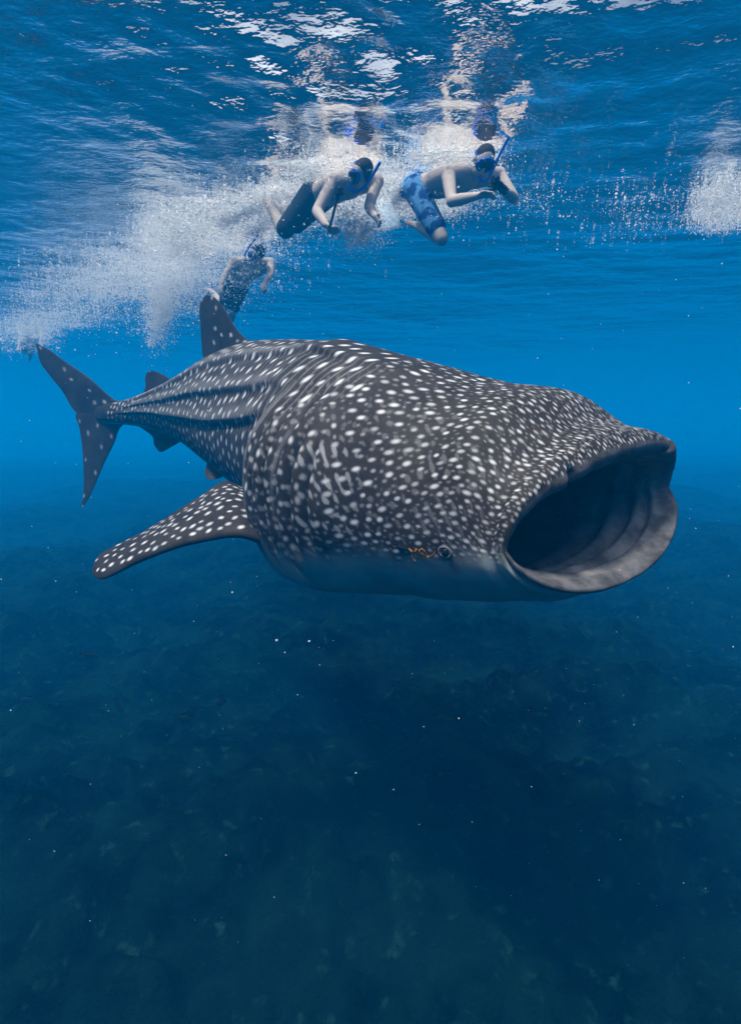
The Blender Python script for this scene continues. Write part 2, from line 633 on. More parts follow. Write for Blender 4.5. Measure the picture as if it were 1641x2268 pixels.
# head and gill region: scattered, ever smaller towards the snout
acc_p = np.zeros((0, 3))
pool_i = rng.integers(i_gill - 40, i_rim, 80000)
pool_j = rng.integers(0, N, 80000)
for n_try, (i, j) in enumerate(zip(pool_i, pool_j)):
    t = tq[i]
    dg = deg[0, j]
    if dg > belly_line[i, 0] + 2 or t > n_outer - 1.0 + .25 * math.sin(dg * .9) or (t > n_outer - 1.7 and 78 < dg < 106):
        continue
    if t < edge_t(dg) - .05:
        continue
    small = n_try > 34000                    # second pass: faint small spots between the bright ones
    r = np.interp(t, [9, 10, 11, 12, 13, 14, 15, 16], [.070, .074, .070, .052, .035, .027, .023, .021])
    low = np.interp(t, [9, 10.5, 12, 14], [.78, .72, .50, .70])
    r *= np.interp(dg, [0, 65, 95, 125], [1.0, 1.0, .5 + .5 * low, low])
    p = V[i, j]
    a, b = tang(V, i, j)
    tilt = np.interp(dg, [20, 45, 90, 120], [.05, .40, .35, .1]) * np.interp(t, [9, 12, 14], [1.2, 1.0, .35])
    e = unit(a + np.array([0, 0, tilt]))
    rr = r * (.60 if small else 1.0)
    if len(acc_p):
        q = acc_p - p
        q = q[(np.abs(q) < .12).all(1)]
        if len(q):
            qa = q @ e
            rest = np.sqrt(np.maximum((q * q).sum(1) - qa ** 2, 0))
            if (np.hypot(qa / 1.25, rest / .85) < rr).any():
                continue
    acc_p = np.vstack([acc_p, p])
    sz = (r * .138 + .0018) * rng.uniform(.8, 1.2)
    asp = rng.uniform(1.6, 2.5)
    val = rng.uniform(.5, 1.0)
    if small:
        sz *= .75
        val = rng.uniform(.14, .38)
        asp = rng.uniform(1.2, 2.2)
        sz *= .85
    if t < 10.9 and 52 < dg:                 # rounder blotches and curls on the cheek
        e = unit(a * rng.normal() + b * rng.normal())
        asp = rng.uniform(1.0, 1.5)
        val = rng.uniform(.5, .85) if not small else rng.uniform(.25, .45)
        sz *= 1.12
    spots.append((i, j, e, sz * asp, sz, val * rng.uniform(.85, 1)))
spot = paint(V, DI, DJ, spots)
# thin pale lines between the columns of the body
u_line = arc[:, None] - .0016 * (70 - deg) * np.interp(tqc, [0, 4, 8], [.3, 1, 1.4])
u_line = u_line + .018 * (vnoise(np.broadcast_to(arc[:, None] * 9, (R, N)), deg / 14 + 20 * sgn + 40, 24) - .5)
lw = .5 + .5 * np.cos(2 * math.pi * u_line / .047)
line = .26 * sstep(.80, 1.0, lw) * (1 - sstep(-.3, .5, tqc - np.interp(deg, [0, 40, 62, 75], [10.8, 10.6, 9.6, 9.0]))) * sstep(.5, 1.5, tqc) * sstep(14, 30, deg)
line *= .3 + .7 * vnoise(np.broadcast_to(arc[:, None] * 14, (R, N)), deg / 5 + 25 * sgn + 50, 25)
hl = .0 * sstep(.62, .8, vnoise(np.broadcast_to(tqc * 4.0, (R, N)), deg / 1.9 + 50 * sgn + 80, 26)) * sstep(9, 9.6, tqc) * (1 - sstep(13.2, 14.2, tqc))
# pale skin lines painted along the gill edges to boost the bulge's weak shading
arcs = 0 * deg * tqc
for tl, wd_ in ((9.03, .010), (9.96, .007)):
    sl = (deg - 95) / 50
    pos = (tqc - tl - .25 * sl ** 2) * .26
    arcs = np.maximum(arcs, np.exp(-(pos / wd_) ** 2) * sstep(44, 58, deg) * (1 - sstep(88, 112, deg)))
arcs *= .22 * (.25 + .75 * vnoise(np.broadcast_to(tqc * 9, (R, N)), deg / 3.0 + 25 * sgn + 50, 27))
line = np.maximum(line, arcs)
# maze of faint pale lines between the spots of the cheek
ga = arc[:, None] + 0 * deg
gb = np.radians(deg) * (A + Th + Bh) / 3 * sgn
mz = 0
r2 = np.random.default_rng(5)
for _ in range(14):
    an_ = r2.uniform(0, math.pi)
    kk = 2 * math.pi / r2.uniform(.050, .062)
    mz = mz + np.cos(kk * (ga * math.cos(an_) + gb * math.sin(an_)) + r2.uniform(0, 6.28))
mz = mz / math.sqrt(14)
cheek = sstep(9.3, 9.9, tqc) * (1 - sstep(10.9, 11.9, tqc)) * sstep(56, 72, deg) * (1 - sstep(108, 120, deg))
line = np.maximum(line, .36 * sstep(.45, 1.1, mz) * cheek)
line = np.maximum(line, .12 * sstep(.5, 1.2, mz) * sstep(9.0, 9.6, tqc) * (1 - sstep(13, 14.5, tqc)) * sstep(20, 50, deg))
ridge_pale = .10 * np.clip(disp / .02, 0, 1) * body_w
spot = np.clip(np.maximum(spot, np.maximum(line, hl) + ridge_pale), 0, 1) * (1 - .55 * belly)

deep = np.maximum(deep, .75 * slit)  # gill slit grooves painted dark rather than left to natural occlusion
VV = [V.reshape(-1, 3)]
FF = [grid_faces(R, N, True)]
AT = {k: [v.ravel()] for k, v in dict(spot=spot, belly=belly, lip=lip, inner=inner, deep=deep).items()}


def add_fin(le, te, thick, nspan=120, nch=44, spotsize=.013, gap=.075, pale_te=False, root_t=None, belly_under=0.0, spot_hi=1.0, aspect=1.6, spot_from=.0, density=1.0):
    """closed thin wing between a leading-edge and a trailing-edge curve (root to tip)"""
    off = sum(len(v) for v in VV)
    tt = np.linspace(0, 1, nspan)
    LE = crom(le, tt * (len(le) - 1))
    TE = crom(te, tt * (len(te) - 1))
    ch = TE - LE
    sp = np.gradient((LE + TE) / 2, axis=0)
    nn = np.cross(sp, ch)
    nn /= np.maximum(np.linalg.norm(nn, axis=1), 1e-9)[:, None]
    for _ in range(8):
        nn[1:-1] = (nn[:-2] + nn[1:-1] * 2 + nn[2:]) / 4
    nn /= np.linalg.norm(nn, axis=1)[:, None]
    c = .5 - .5 * np.cos(np.linspace(0, math.pi, nch))
    prof = np.clip(1.75 * (np.sqrt(np.clip(c, 0, 1)) * .95 - .38 * c - .57 * c ** 2), 0, None)
    tk = np.interp(tt, np.linspace(0, 1, len(thick)), thick)
    cc = np.concatenate([c, c[-2:0:-1]])
    pp = np.concatenate([prof, -prof[-2:0:-1]])
    G = LE[:, None, :] + ch[:, None, :] * cc[None, :, None] + nn[:, None, :] * (pp[None, :] * tk[:, None] * .5)[..., None]
    n2 = len(cc)
    # orient so that +side looks to the camera
    mid = G[nspan // 2, nch // 2]
    side_cam = np.dot(nn[nspan // 2], CAM - mid) > 0
    dI = np.linalg.norm(np.diff(G, axis=0), axis=2).mean(1); dI = np.append(dI, dI[-1])
    dJ = np.linalg.norm(np.roll(G, -1, 1) - G, axis=2)
    sps, pts = [], np.zeros((0, 3))
    for _ in range(3500):
        i = rng.integers(int(nspan * .03) + int(nspan * spot_from), int(nspan * .96)); j = rng.integers(0, n2)
        p = G[i, j]
        if cc[j] < .06 or cc[j] > .95:
            continue
        if len(pts) and (np.linalg.norm(pts - p, axis=1) < gap).any():
            continue
        pts = np.vstack([pts, p])
        if rng.random() > density:
            continue
        e = unit(sp[i] + .3 * rng.normal() * unit(ch[i]) * np.linalg.norm(sp[i]))
        sz = spotsize * rng.uniform(.7, 1.15)
        sps.append((i, j, e, sz * aspect, sz, spot_hi * rng.uniform(.6, 1)))
    s = paint(G, dI, dJ, sps)
    VV.append(G.reshape(-1, 3))
    FF.append(grid_faces(nspan, n2, True, off))
    # close the tip and the root with fans of quads (degenerate quads avoided)
    for row in (0, nspan - 1):
        idx = off + row * n2 + np.arange(n2)
        h = n2 // 2
        q = [(idx[a], idx[a + 1], idx[n2 - a - 1], idx[n2 - a]) for a in range(1, h - 1)]
        FF.append(np.array(q))
    under = (np.arange(n2) < nch) != side_cam
    bl = np.zeros((nspan, n2)) + belly_under * under[None, :]
    if pale_te:
        bl = np.maximum(bl, .8 * sstep(.80, 1.0, np.broadcast_to(cc, (nspan, n2))) * tt[:, None])
    for k, v in dict(spot=s * (1 - .7 * bl), belly=bl, lip=0 * s, inner=0 * s, deep=0 * s).items():
        AT[k].append(v.ravel())
    return G


def frame_at(px_t):
    i = int(np.argmin(np.abs(tq - px_t)))
    return C[i], T[i], S[i]


# first dorsal: stands in the mid plane of the back
c0, t0, s0 = frame_at(4.9)
dn = unit(s0)
pl = lambda pts, p0, n: np.array([on_plane(x, y, p0, n) for x, y in pts])
p0 = c0 + np.array([0, 0, .3])
add_fin(pl([(600, 800), (562, 762), (542, 747), (524, 728), (508, 703), (495, 681), (483, 665), (470, 656), (459, 653)], p0, dn),
        pl([(470, 860), (461, 815), (452, 800), (449, 782), (446, 750), (444, 715), (442, 690), (445, 667), (455, 654)], p0, dn),
        [.16, .10, .06, .045, .035, .03, .02, .012, .004], spotsize=.015, gap=.10, spot_hi=.8, density=.8)
# small free rear tip
add_fin(pl([(490, 800), (472, 794), (458, 797), (448, 803)], p0, dn), pl([(485, 822), (468, 812), (455, 811), (446, 806)], p0, dn),
        [.05, .03, .02, .006], nspan=40, gap=1, density=0)
# second dorsal
c0, t0, s0 = frame_at(2.2)
dn = unit(s0); p0 = c0 + np.array([0, 0, .15])
add_fin(pl([(410, 850), (383, 842), (366, 832), (352, 825), (340, 821), (331, 822)], p0, dn),
        pl([(335, 900), (313, 881), (319, 868), (323, 854), (322, 838), (326, 825)], p0, dn),
        [.09, .05, .035, .025, .015, .004], nspan=70, gap=.2, spotsize=.008, spot_hi=.4, density=.5)
# caudal fin
c0, t0, s0 = frame_at(.3)
dn = unit(s0 + .12 * t0)
p0 = c0
add_fin(pl([(330, 900), (266, 889), (240, 874), (196, 835), (142, 798), (110, 775), (84, 762)], p0, dn),
        pl([(200, 940), (176, 920), (158, 900), (139, 867), (108, 828), (90, 802), (82, 768)], p0, dn),
        [.12, .07, .05, .04, .03, .02, .006], spotsize=.016, gap=.11, spot_hi=.55, density=.8)
add_fin(pl([(320, 912), (270, 944), (254, 981), (231, 1028), (209, 1080), (194, 1110), (183, 1126)], p0, dn),
        pl([(215, 900), (170, 915), (177, 950), (184, 1005), (186, 1060), (185, 1095), (181, 1124)], p0, dn),
        [.12, .07, .05, .035, .025, .015, .005], spotsize=.016, gap=.11, spot_hi=.55, density=.8, pale_te=False)
# anal fin
c0, t0, s0 = frame_at(2.4)
dn = unit(s0); p0 = c0
add_fin(pl([(425, 960), (394, 982), (380, 990), (370, 996), (360, 1001)], p0, dn),
        pl([(300, 940), (318, 951), (338, 967), (342, 985), (352, 1000)], p0, dn),
        [.09, .05, .03, .018, .005], nspan=60, gap=1, density=0, belly_under=.3)
# pelvic fin (shark's right)
c0, t0, s0 = frame_at(4.3)
p0 = c0 + s0 * .17 + np.array([0, 0, -.2])
dn = unit(s0 * .75 + np.array([0, 0, .66]))
add_fin(np.array([P(520, 1025, 4.05), P(503, 1046, 4.02), P(493, 1056, 4.0), P(480, 1061, 3.98), P(465, 1063, 3.97)]),
        np.array([P(480, 1000, 4.08), P(463, 1014, 4.08), P(458, 1030, 4.06), P(454, 1046, 4.03), P(457, 1058, 4.0)]),
        [.06, .045, .03, .02, .005], nspan=50, gap=1, density=0)
# pectoral fin, shark's right, swept out and back
pec_le = [P(690, 1235, 2.75), P(600, 1207, 2.55), P(556, 1192, 2.50), P(517, 1188, 2.49), P(455, 1197, 2.50), P(388, 1213, 2.52), P(307, 1244, 2.55), P(254, 1272, 2.58), P(226, 1283, 2.60), P(209, 1278, 2.63)]
pec_te = [P(640, 1100, 3.0), P(560, 1088, 2.98), P(519, 1070, 2.96), P(491, 1067, 2.94), P(446, 1097, 2.90), P(388, 1133, 2.86), P(316, 1178, 2.80), P(254, 1209, 2.75), P(219, 1231, 2.71), P(205, 1258, 2.67)]
add_fin(np.array(pec_le), np.array(pec_te), [.22, .20, .17, .155, .14, .125, .105, .085, .06, .015], nspan=230, nch=80, spotsize=.0095, gap=.042, aspect=1.7, spot_from=.12)
# the other pectoral, mirrored through the mid plane
gi = int(np.argmin(np.abs(tq - 8.3)))
mp, ms = C[gi], unit(S[gi])
mir = lambda p: p - 2 * np.dot(p - mp, ms) * ms
add_fin(np.array([mir(p) for p in pec_le]), np.array([mir(p) for p in pec_te]), [.16, .15, .13, .12, .105, .09, .075, .06, .04, .012], spotsize=.0115, gap=.06, spot_from=.12)

# close throat and tail end
nb = R * N
FF2 = []
for row in (0, R - 1):
    idx = row * N + np.arange(N)
    h = N // 2
    FF2.append(np.array([(idx[a], idx[a + 1], idx[N - a - 1], idx[(N - a) % N]) for a in range(1, h - 1)]))
verts = np.concatenate(VV)
faces = np.concatenate(FF + FF2)
shark_base = MO * 0 + np.array([C[gi][0], C[gi][1], V[gi, :, 2].min()])
shark = empty('whale_shark', shark_base)
tag(shark, 'huge spotted whale shark swimming with its wide mouth open', 'shark')
bpy.context.view_layer.update()
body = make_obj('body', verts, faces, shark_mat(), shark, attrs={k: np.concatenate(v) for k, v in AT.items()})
bpy.context.view_layer.update()


def skin_at(px, py):
    """the point of the near flank seen at a pixel, with its normal"""
    x, y, d = proj(V[:i_rim])
    q = (x - px) ** 2 + (y - py) ** 2
    face = np.sum(NR[:i_rim] * (CAM - V[:i_rim]), -1)
    q = np.where(face > 0, q, 1e9)
    k = np.unravel_index(np.argmin(q), q.shape)
    return V[:i_rim][k], NR[:i_rim][k], k

# ---- eye of the shark, with the pale ring of skin round it
def sphere(R=1.0, nu=20, nv=12):
    v, f = [], []
    for i in range(nv + 1):
        a = math.pi * i / nv
        for j in range(nu):
            b = 2 * math.pi * j / nu
            v.append((R * math.sin(a) * math.cos(b), R * math.sin(a) * math.sin(b), R * math.cos(a)))
    for i in range(nv):
        for j in range(nu):
            f.append((i * nu + j, (i + 1) * nu + j, (i + 1) * nu + (j + 1) % nu, i * nu + (j + 1) % nu))
    return np.array(v), np.array(f)


def basis(n, hint=(0, 0, 1)):
    n = unit(n)
    h = np.asarray(hint, float)
    if abs(np.dot(n, h)) > .95:
        h = np.array([1.0, 0, 0])
    a = unit(np.cross(h, n))
    return a, np.cross(n, a), n


def torus(c, n, R1, r, sx=1.0, nu=32, nv=10):
    a, b, n = basis(n)
    v, f = [], []
    for i in range(nu):
        t = 2 * math.pi * i / nu
        d = a * math.cos(t) * sx + b * math.sin(t)
        for j in range(nv):
            s = 2 * math.pi * j / nv
            v.append(c + d * (R1 + r * math.cos(s)) + n * r * math.sin(s))
    for i in range(nu):
        for j in range(nv):
            f.append((i * nv + j, ((i + 1) % nu) * nv + j, ((i + 1) % nu) * nv + (j + 1) % nv, i * nv + (j + 1) % nv))
    return np.array(v), np.array(f)


def tube(pts, radii, nv=10, cap=True):
    pts = np.asarray(pts, float)
    n = len(pts)
    radii = np.broadcast_to(np.asarray(radii, float), (n,))
    T_ = np.gradient(pts, axis=0)
    v = []
    a, _, _ = basis(T_[0])
    for i in range(n):
        t = unit(T_[i])
        a = unit(a - t * np.dot(a, t))
        b = np.cross(t, a)
        for j in range(nv):
            s = 2 * math.pi * j / nv
            v.append(pts[i] + (a * math.cos(s) + b * math.sin(s)) * radii[i])
    f = [tuple(x) for x in grid_faces(n, nv, True)]
    if cap:
        for row in (0, n - 1):
            b0 = row * nv
            h = nv // 2
            f += [(b0 + k, b0 + k + 1, b0 + nv - k - 1, b0 + (nv - k) % nv) for k in range(1, h - 1 + 1) if b0 + k + 1 != b0 + nv - k - 1]
    return np.array(v), np.array(f)


ep, en, ek = skin_at(985, 1222)
sv, sf = sphere(.016)
eye_dark = plain('eye_dark', (.01, .01, .012), .2, bumps=0)
eye_pale = plain('eye_pale', (.11, .11, .115), .5)
ring_v, ring_f = torus(ep + en * .001, en, .0195, .0055, 1.25)
ring = make_obj('eyelid', ring_v, ring_f, eye_pale, shark)
eye = make_obj('eye', sv * np.array([1, 1, 1]) + ep - en * .002, sf, eye_dark, shark)

# ---- scrap of rope caught on the skin behind the eye
sp0, sn0, _ = skin_at(930, 1222)
scrap = empty('rope_scrap', sp0)
tag(scrap, 'frayed rusty brown scrap clinging to the skin behind the eye', 'scrap')
bpy.context.view_layer.update()
rust = NT('rusty_rope')
rust.bsdf(rust.mix(rust.ramp(rust.noise(70, 4), .4, .6), (.02, .012, .006), (.24, .11, .025)), .8, rust.bump(rust.noise(160), .8, .004))
rust = rust.m
black = plain('black_growth', (.008, .008, .008), .8)


def skin_path(pix, lift):
    out = []
    for (x, y), l in zip(pix, lift):
        p, n, _ = skin_at(x, y)
        out.append(p + n * l)
    return crom(out, np.linspace(0, len(out) - 1, 26))


for nm, pix, lift, rad, mt in (
        ('strand', [(905, 1212), (918, 1220), (930, 1217), (942, 1226), (953, 1232), (966, 1222), (968, 1217)], [.006, .012, .010, .012, .010, .008, .004], np.interp(np.linspace(0, 1, 26), [0, .3, .6, 1], [.003, .007, .0045, .0025]), rust),
        ('strand', [(922, 1214), (932, 1222), (938, 1213), (946, 1222), (932, 1228)], [.008, .014, .012, .010, .008], np.linspace(.005, .003, 26), rust),
        ('frayed_end', [(922, 1220), (919, 1230), (924, 1238), (929, 1232), (926, 1224)], [.010, .016, .016, .014, .012], np.full(26, .0024), rust),
        ('dark_growth', [(880, 1212), (887, 1209), (897, 1213), (906, 1217)], [.003, .006, .006, .004], np.interp(np.linspace(0, 1, 26), [0, .4, 1], [.003, .009, .004]), black)):
    tv, tf = tube(skin_path(pix, lift), rad, 8)
    make_obj(nm, tv, tf, mt, scrap)

# ------------------------------------------------------------------ snorkellers
def round_cone(bm, p0, r0, p1, r1, seg=14):
    p0, p1 = Vector(p0), Vector(p1)
    d = p1 - p0
    L = d.length
    for p, r in ((p0, r0), (p1, r1)):
        bmesh.ops.create_uvsphere(bm, u_segments=seg, v_segments=8, radius=r, matrix=Matrix.Translation(p))
    if L > 1e-4:
        m = Matrix.Translation((p0 + p1) / 2) @ d.to_track_quat('Z', 'Y').to_matrix().to_4x4()
        bmesh.ops.create_cone(bm, cap_ends=True, segments=seg, radius1=r0, radius2=r1, depth=L, matrix=m)


def ellip(bm, c, ax, rad):
    """ellipsoid: ax = 3 unit axes (rows), rad = 3 radii"""
    a = np.array(ax).T @ np.diag(rad)
    m = Matrix.Identity(4)
    for i in range(3):
        for j in range(3):
            m[i][j] = a[i, j]
        m[i][3] = c[i]
    bmesh.ops.create_uvsphere(bm, u_segments=20, v_segments=12, radius=1.0, matrix=m)


def remeshed(name, bm, mat, parent, voxel=.009, smooth=6):
    me = bpy.data.meshes.new(name + '_raw')
    bm.to_mesh(me)
    bm.free()
    tmp = bpy.data.objects.new(name + '_raw', me)
    col.objects.link(tmp)
    r = tmp.modifiers.new('r', 'REMESH')
    r.mode = 'VOXEL'
    r.voxel_size = voxel
    r.use_smooth_shade = True
    s = tmp.modifiers.new('s', 'SMOOTH')
    s.factor = .5
    s.iterations = smooth
    dg = bpy.context.evaluated_depsgraph_get()
    out = bpy.data.meshes.new_from_object(tmp.evaluated_get(dg))
    bpy.data.objects.remove(tmp)
    out.name = name
    out.materials.clear()
    out.materials.append(mat)
    o = bpy.data.objects.new(name, out)
    col.objects.link(o)
    o.parent = parent
    o.matrix_parent_inverse = parent.matrix_basis.inverted()
    return o


skin = NT('skin')
skin.bsdf(skin.mix(skin.noise(9.0, 4), (.34, .29, .265), (.52, .45, .41)), .6, skin.bump(skin.noise(60), .15, .004))
skin = skin.m
hair_m = plain('hair', (.02, .016, .014), .7, scale=60)
mask_blue = plain('mask_blue', (.01, .07, .42), .4, var=.1, bumps=.05)
mask_dark = plain('mask_dark', (.012, .016, .03), .15, var=.1, bumps=0)
snork_b = plain('snorkel_blue', (.02, .16, .62), .4, var=.1, bumps=.05)
short_dark = plain('shorts_dark', (.02, .032, .052), .9, scale=30)
boot = plain('bootie', (.015, .017, .022), .8)
strap_w = plain('strap_white', (.6, .6, .6), .6)
gear_black = plain('gear_black', (.012, .012, .014), .4)
sb = NT('shorts_blue')
f_ = sb.ramp(sb.noise(11.0, 2, .5), .44, .56)
sb.bsdf(sb.mix(f_, (.012, .05, .20), (.10, .28, .55)), .9, sb.bump(sb.noise(40), .3, .006))
short_blue = sb.m
fn = NT('fin_clear')
tr_ = fn.n('BsdfTransparent'); df_ = fn.n('BsdfDiffuse'); df_.inputs[0].default_value = (.55, .68, .78, 1)
mx_ = fn.n('MixShader', i_0=.45, i_1=tr_.outputs[0], i_2=df_.outputs[0])
fn.t.links.new(mx_.outputs[0], fn.out.inputs[0])
fin_clear = fn.m
fin_dark = plain('fin_dark', (.02, .05, .12), .5)


def hand(bm, wrist, direction, palm_n, curl=.9, s=1.0):
    d = unit(direction)
    n = unit(np.asarray(palm_n) - d * np.dot(palm_n, d))      # palm looks along n
    w = np.cross(d, n)
    c = wrist + d * .048 * s
    ellip(bm, c, (d, w, n), (.052 * s, .041 * s, .017 * s))
    for k, ln in zip((-1.5, -.5, .5, 1.5), (.066, .078, .073, .056)):
        b = wrist + d * .085 * s + w * k * .0205 * s
        d1 = unit(d + n * curl * .6)
        d2 = unit(d * .35 + n * curl)
        m = b + d1 * ln * .5 * s
        e = m + d2 * ln * .5 * s
        round_cone(bm, b - d * .02, .0105 * s, m, .0095 * s, 8)
        round_cone(bm, m, .0095 * s, e, .008 * s, 8)
    b = wrist + d * .025 * s - w * .034 * s
    m = b + unit(d * .8 - w * .75 + n * .4) * .038 * s
    e = m + unit(d + n * .5) * .032 * s
    round_cone(bm, b, .013 * s, m, .011 * s, 8)
    round_cone(bm, m, .011 * s, e, .009 * s, 8)


def person(label, J, face, shorts_mat, build=1.0, fine=.009, bare=True, gloves=None, fins=()):
    """J: joint name -> 3-D point"""
    J = {k: np.asarray(v, float) for k, v in J.items()}
    root = empty('person', J['pelvis'])
    tag(root, label, 'person', 'snorkellers at the surface')
    bpy.context.view_layer.update()
    hd = J['head']
    upv = unit(hd - J['neck'] + np.array([0, 0, .02]))
    fw = unit(np.asarray(face, float) - upv * np.dot(face, upv))
    sd = np.cross(upv, fw)
    bm = bmesh.new()
    # head
    ellip(bm, hd + upv * .02 - fw * .008, (sd, fw, upv), (.076, .095, .098))
    ellip(bm, hd - upv * .055 + fw * .028, (sd, fw, upv), (.055, .062, .062))
    round_cone(bm, hd + fw * .085 + upv * .012, .012, hd + fw * .105 - upv * .028, .017, 10)
    round_cone(bm, hd + fw * .078 - upv * .062 + sd * .018, .011, hd + fw * .078 - upv * .062 - sd * .018, .011, 10)
    for q in (-1, 1):
        ellip(bm, hd + sd * q * .078 - upv * .01, (sd, fw, upv), (.012, .022, .034))
    nb = (J['sh_r'] + J['sh_l']) / 2
    round_cone(bm, hd - upv * .05, .056, nb * .8 + hd * .2 * 1.0 - upv * .01, .064)
    # trunk
    pv = J['pelvis']
    ax = unit(nb - pv)
    wd = unit(J['sh_l'] - J['sh_r'])
    wd = unit(wd - ax * np.dot(wd, ax))
    dp = np.cross(ax, wd)
    Lt = np.linalg.norm(nb - pv)
    b = build
    ellip(bm, pv + ax * Lt * .74, (wd, dp, ax), (.165 * b, .112 * b, Lt * .32))
    ellip(bm, pv + ax * Lt * .40, (wd, dp, ax), (.150 * b, .112 * b, Lt * .34))
    ellip(bm, pv + ax * Lt * .06, (wd, dp, ax), (.158 * b, .112 * b, Lt * .26))
    for k in ('r', 'l'):
        sh = J['sh_' + k]
        round_cone(bm, nb * .5 + hd * .15 + sh * .35, .055 * b, sh, .060 * b)
        round_cone(bm, sh, .064 * b, pv + ax * Lt * .55 + (sh - nb) * .55, .075 * b)
        round_cone(bm, sh, .057 * b, J['el_' + k], .042 * b)
        v = J['wr_' + k] - J['el_' + k]
        round_cone(bm, J['el_' + k], .042 * b, J['el_' + k] + v * .35, .043 * b)
        round_cone(bm, J['el_' + k] + v * .35, .043 * b, J['wr_' + k], .027 * b)
        if not (gloves and k in gloves):
            hand(bm, J['wr_' + k], J.get('hd_' + k, v), J.get('pn_' + k, np.array([0, 0, -1.0])))
        hip = pv + wd * (.085 if k == 'l' else -.085) * b
        kn, an = J['kn_' + k], J['an_' + k]
        round_cone(bm, hip, .094 * b, kn, .058 * b)
        c = an - kn
        round_cone(bm, kn, .056 * b, kn + c * .3, .057 * b)
        round_cone(bm, kn + c * .3, .057 * b, an, .036 * b)
        to = J['to_' + k]
        round_cone(bm, an, .036, an * .4 + to * .6, .030)
        round_cone(bm, an * .4 + to * .6, .034, to, .024)
    remeshed('body', bm, skin, root, fine)
    # hair
    bm = bmesh.new()
    ellip(bm, hd + upv * .034 - fw * .022, (sd, fw, upv), (.081, .093, .094))
    remeshed('hair', bm, hair_m, root, .011, 3)
    # shorts
    bm = bmesh.new()
    ellip(bm, pv + ax * Lt * .04, (wd, dp, ax), (.168 * b, .122 * b, Lt * .22))
    for k in ('r', 'l'):
        hip = pv + wd * (.085 if k == 'l' else -.085) * b
        e = hip + (J['kn_' + k] - hip) * J.get('short_len', .72)
        round_cone(bm, hip, .106 * b, e, .084 * b)
    remeshed('shorts', bm, shorts_mat, root, .011, 4)
    bm = bmesh.new()
    # dive mask: skirt ring, lens and strap
    mc = hd + fw * .083 + upv * .022
    tv, tf = torus(mc, fw, .047, .013, 1.5)
    mask = make_obj('dive_mask', tv, tf, mask_blue, root)
    sv, sf = sphere(1.0, 24, 12)
    ax_ = np.array(basis(fw))
    make_obj('lens', (sv * np.array([.068, .044, .012])) @ ax_ + mc + fw * .004, sf, mask_dark, mask)
    band = [hd + upv * .02 - fw * .006 + (sd * math.cos(t) * .083 + fw * math.sin(t) * .099) for t in np.linspace(-.2 - math.pi, .2, 24)]
    tv, tf = tube(band, .010, 8)
    make_obj('strap', tv, tf, mask_blue, mask)
    # snorkel: mouthpiece, bend and tube up past the temple
    q = J.get('snork_side', 1)
    pts = [hd + fw * .10 - upv * .066, hd + fw * .125 - upv * .076 + sd * q * .03, hd + fw * .095 - upv * .06 + sd * q * .085, hd + fw * .035 + sd * q * .105, hd - fw * .015 + upv * .11 + sd * q * .10, hd - fw * .05 + upv * .24 + sd * q * .09]
    tv, tf = tube(crom(pts, np.linspace(0, 5, 34)), .0125, 12)
    make_obj('snorkel', tv, tf, snork_b, root)
    if gloves:
        for k in gloves:
            bm = bmesh.new()
            v = J['wr_' + k] - J['el_' + k]
            hand(bm, J['wr_' + k], J.get('hd_' + k, v), J.get('pn_' + k, np.array([0, 0, -1.0])), s=1.12)
            round_cone(bm, J['wr_' + k] - unit(v) * .05, .036, J['wr_' + k], .034)
            remeshed('glove', bm, gear_black, root, .008, 4)
    for (k, tip, mat_, wid) in fins:
        an, to = J['an_' + k], J['to_' + k]
        d = unit(tip - to)
        w = unit(np.cross(d, J.get('fin_n_' + k, AF)))
        n = np.cross(w, d)
        st = np.linspace(0, 1, 16)
        half = np.interp(st, [0, .15, .6, 1], [.045, .07, wid * .9, wid])
        g = []
        L = np.linalg.norm(tip - to)
        for sgn_ in (1, -1):
            rows = []
            for s_, h_ in zip(st, half):
                cpos = to + d * L * s_ - n * .05 * math.sin(s_ * 2.2)
                rows.append([cpos + w * h_ * u_ + n * sgn_ * (.004 + .010 * (1 - s_)) * (1 + .6 * (abs(u_) > .9)) for u_ in np.linspace(-1, 1, 9)])
            g.append(np.array(rows))
        G = np.concatenate([g[0], g[1][:, ::-1]], 1)
        ff = [tuple(x) for x in grid_faces(16, 18, True)]
        for row in (0, 15):
            ff += [(row * 18 + a_, row * 18 + a_ + 1, row * 18 + 16 - a_, row * 18 + 17 - a_) for a_ in range(8)]
        fin = make_obj('swim_fin', G, ff, mat_, root)
        bm = bmesh.new()
        round_cone(bm, an * .85 + to * .15, .042, to, .040)
        remeshed('foot_pocket', bm, boot, fin, .010, 3)
    return root


def pj(**kw):
    return {k: (P(*v) if isinstance(v, tuple) else v) for k, v in kw.items()}


# right-hand swimmer: patterned shorts, hands together in front, one knee drawn down
p_right = person('bare-chested snorkeller in blue patterned shorts with hands drawn to the chest',
    pj(head=(1068, 358, 4.28), neck=(1045, 385, 4.38), sh_r=(992, 385, 4.28), sh_l=(1104, 388, 4.55), el_r=(1000, 446, 4.15), wr_r=(1058, 434, 4.02),
       el_l=(1138, 440, 4.45), wr_l=(1112, 418, 4.2), pelvis=(930, 418, 4.75), kn_r=(978, 528, 4.55), an_r=(925, 500, 4.95), to_r=(900, 492, 5.1),
       kn_l=(893, 418, 5.05), an_l=(858, 418, 5.35), to_l=(846, 442, 5.38), snork_side=1, short_len=.8, pn_r=np.array([.2, -.3, -1.0]), hd_r=np.array([1.0, -.2, .1]), hd_l=np.array([-.55, -.5, .15])),
    np.array([.45, -.95, -.12]), short_blue, build=1.08, gloves=('l',), fins=(('l', P(868, 515, 5.2), fin_clear, .10),))
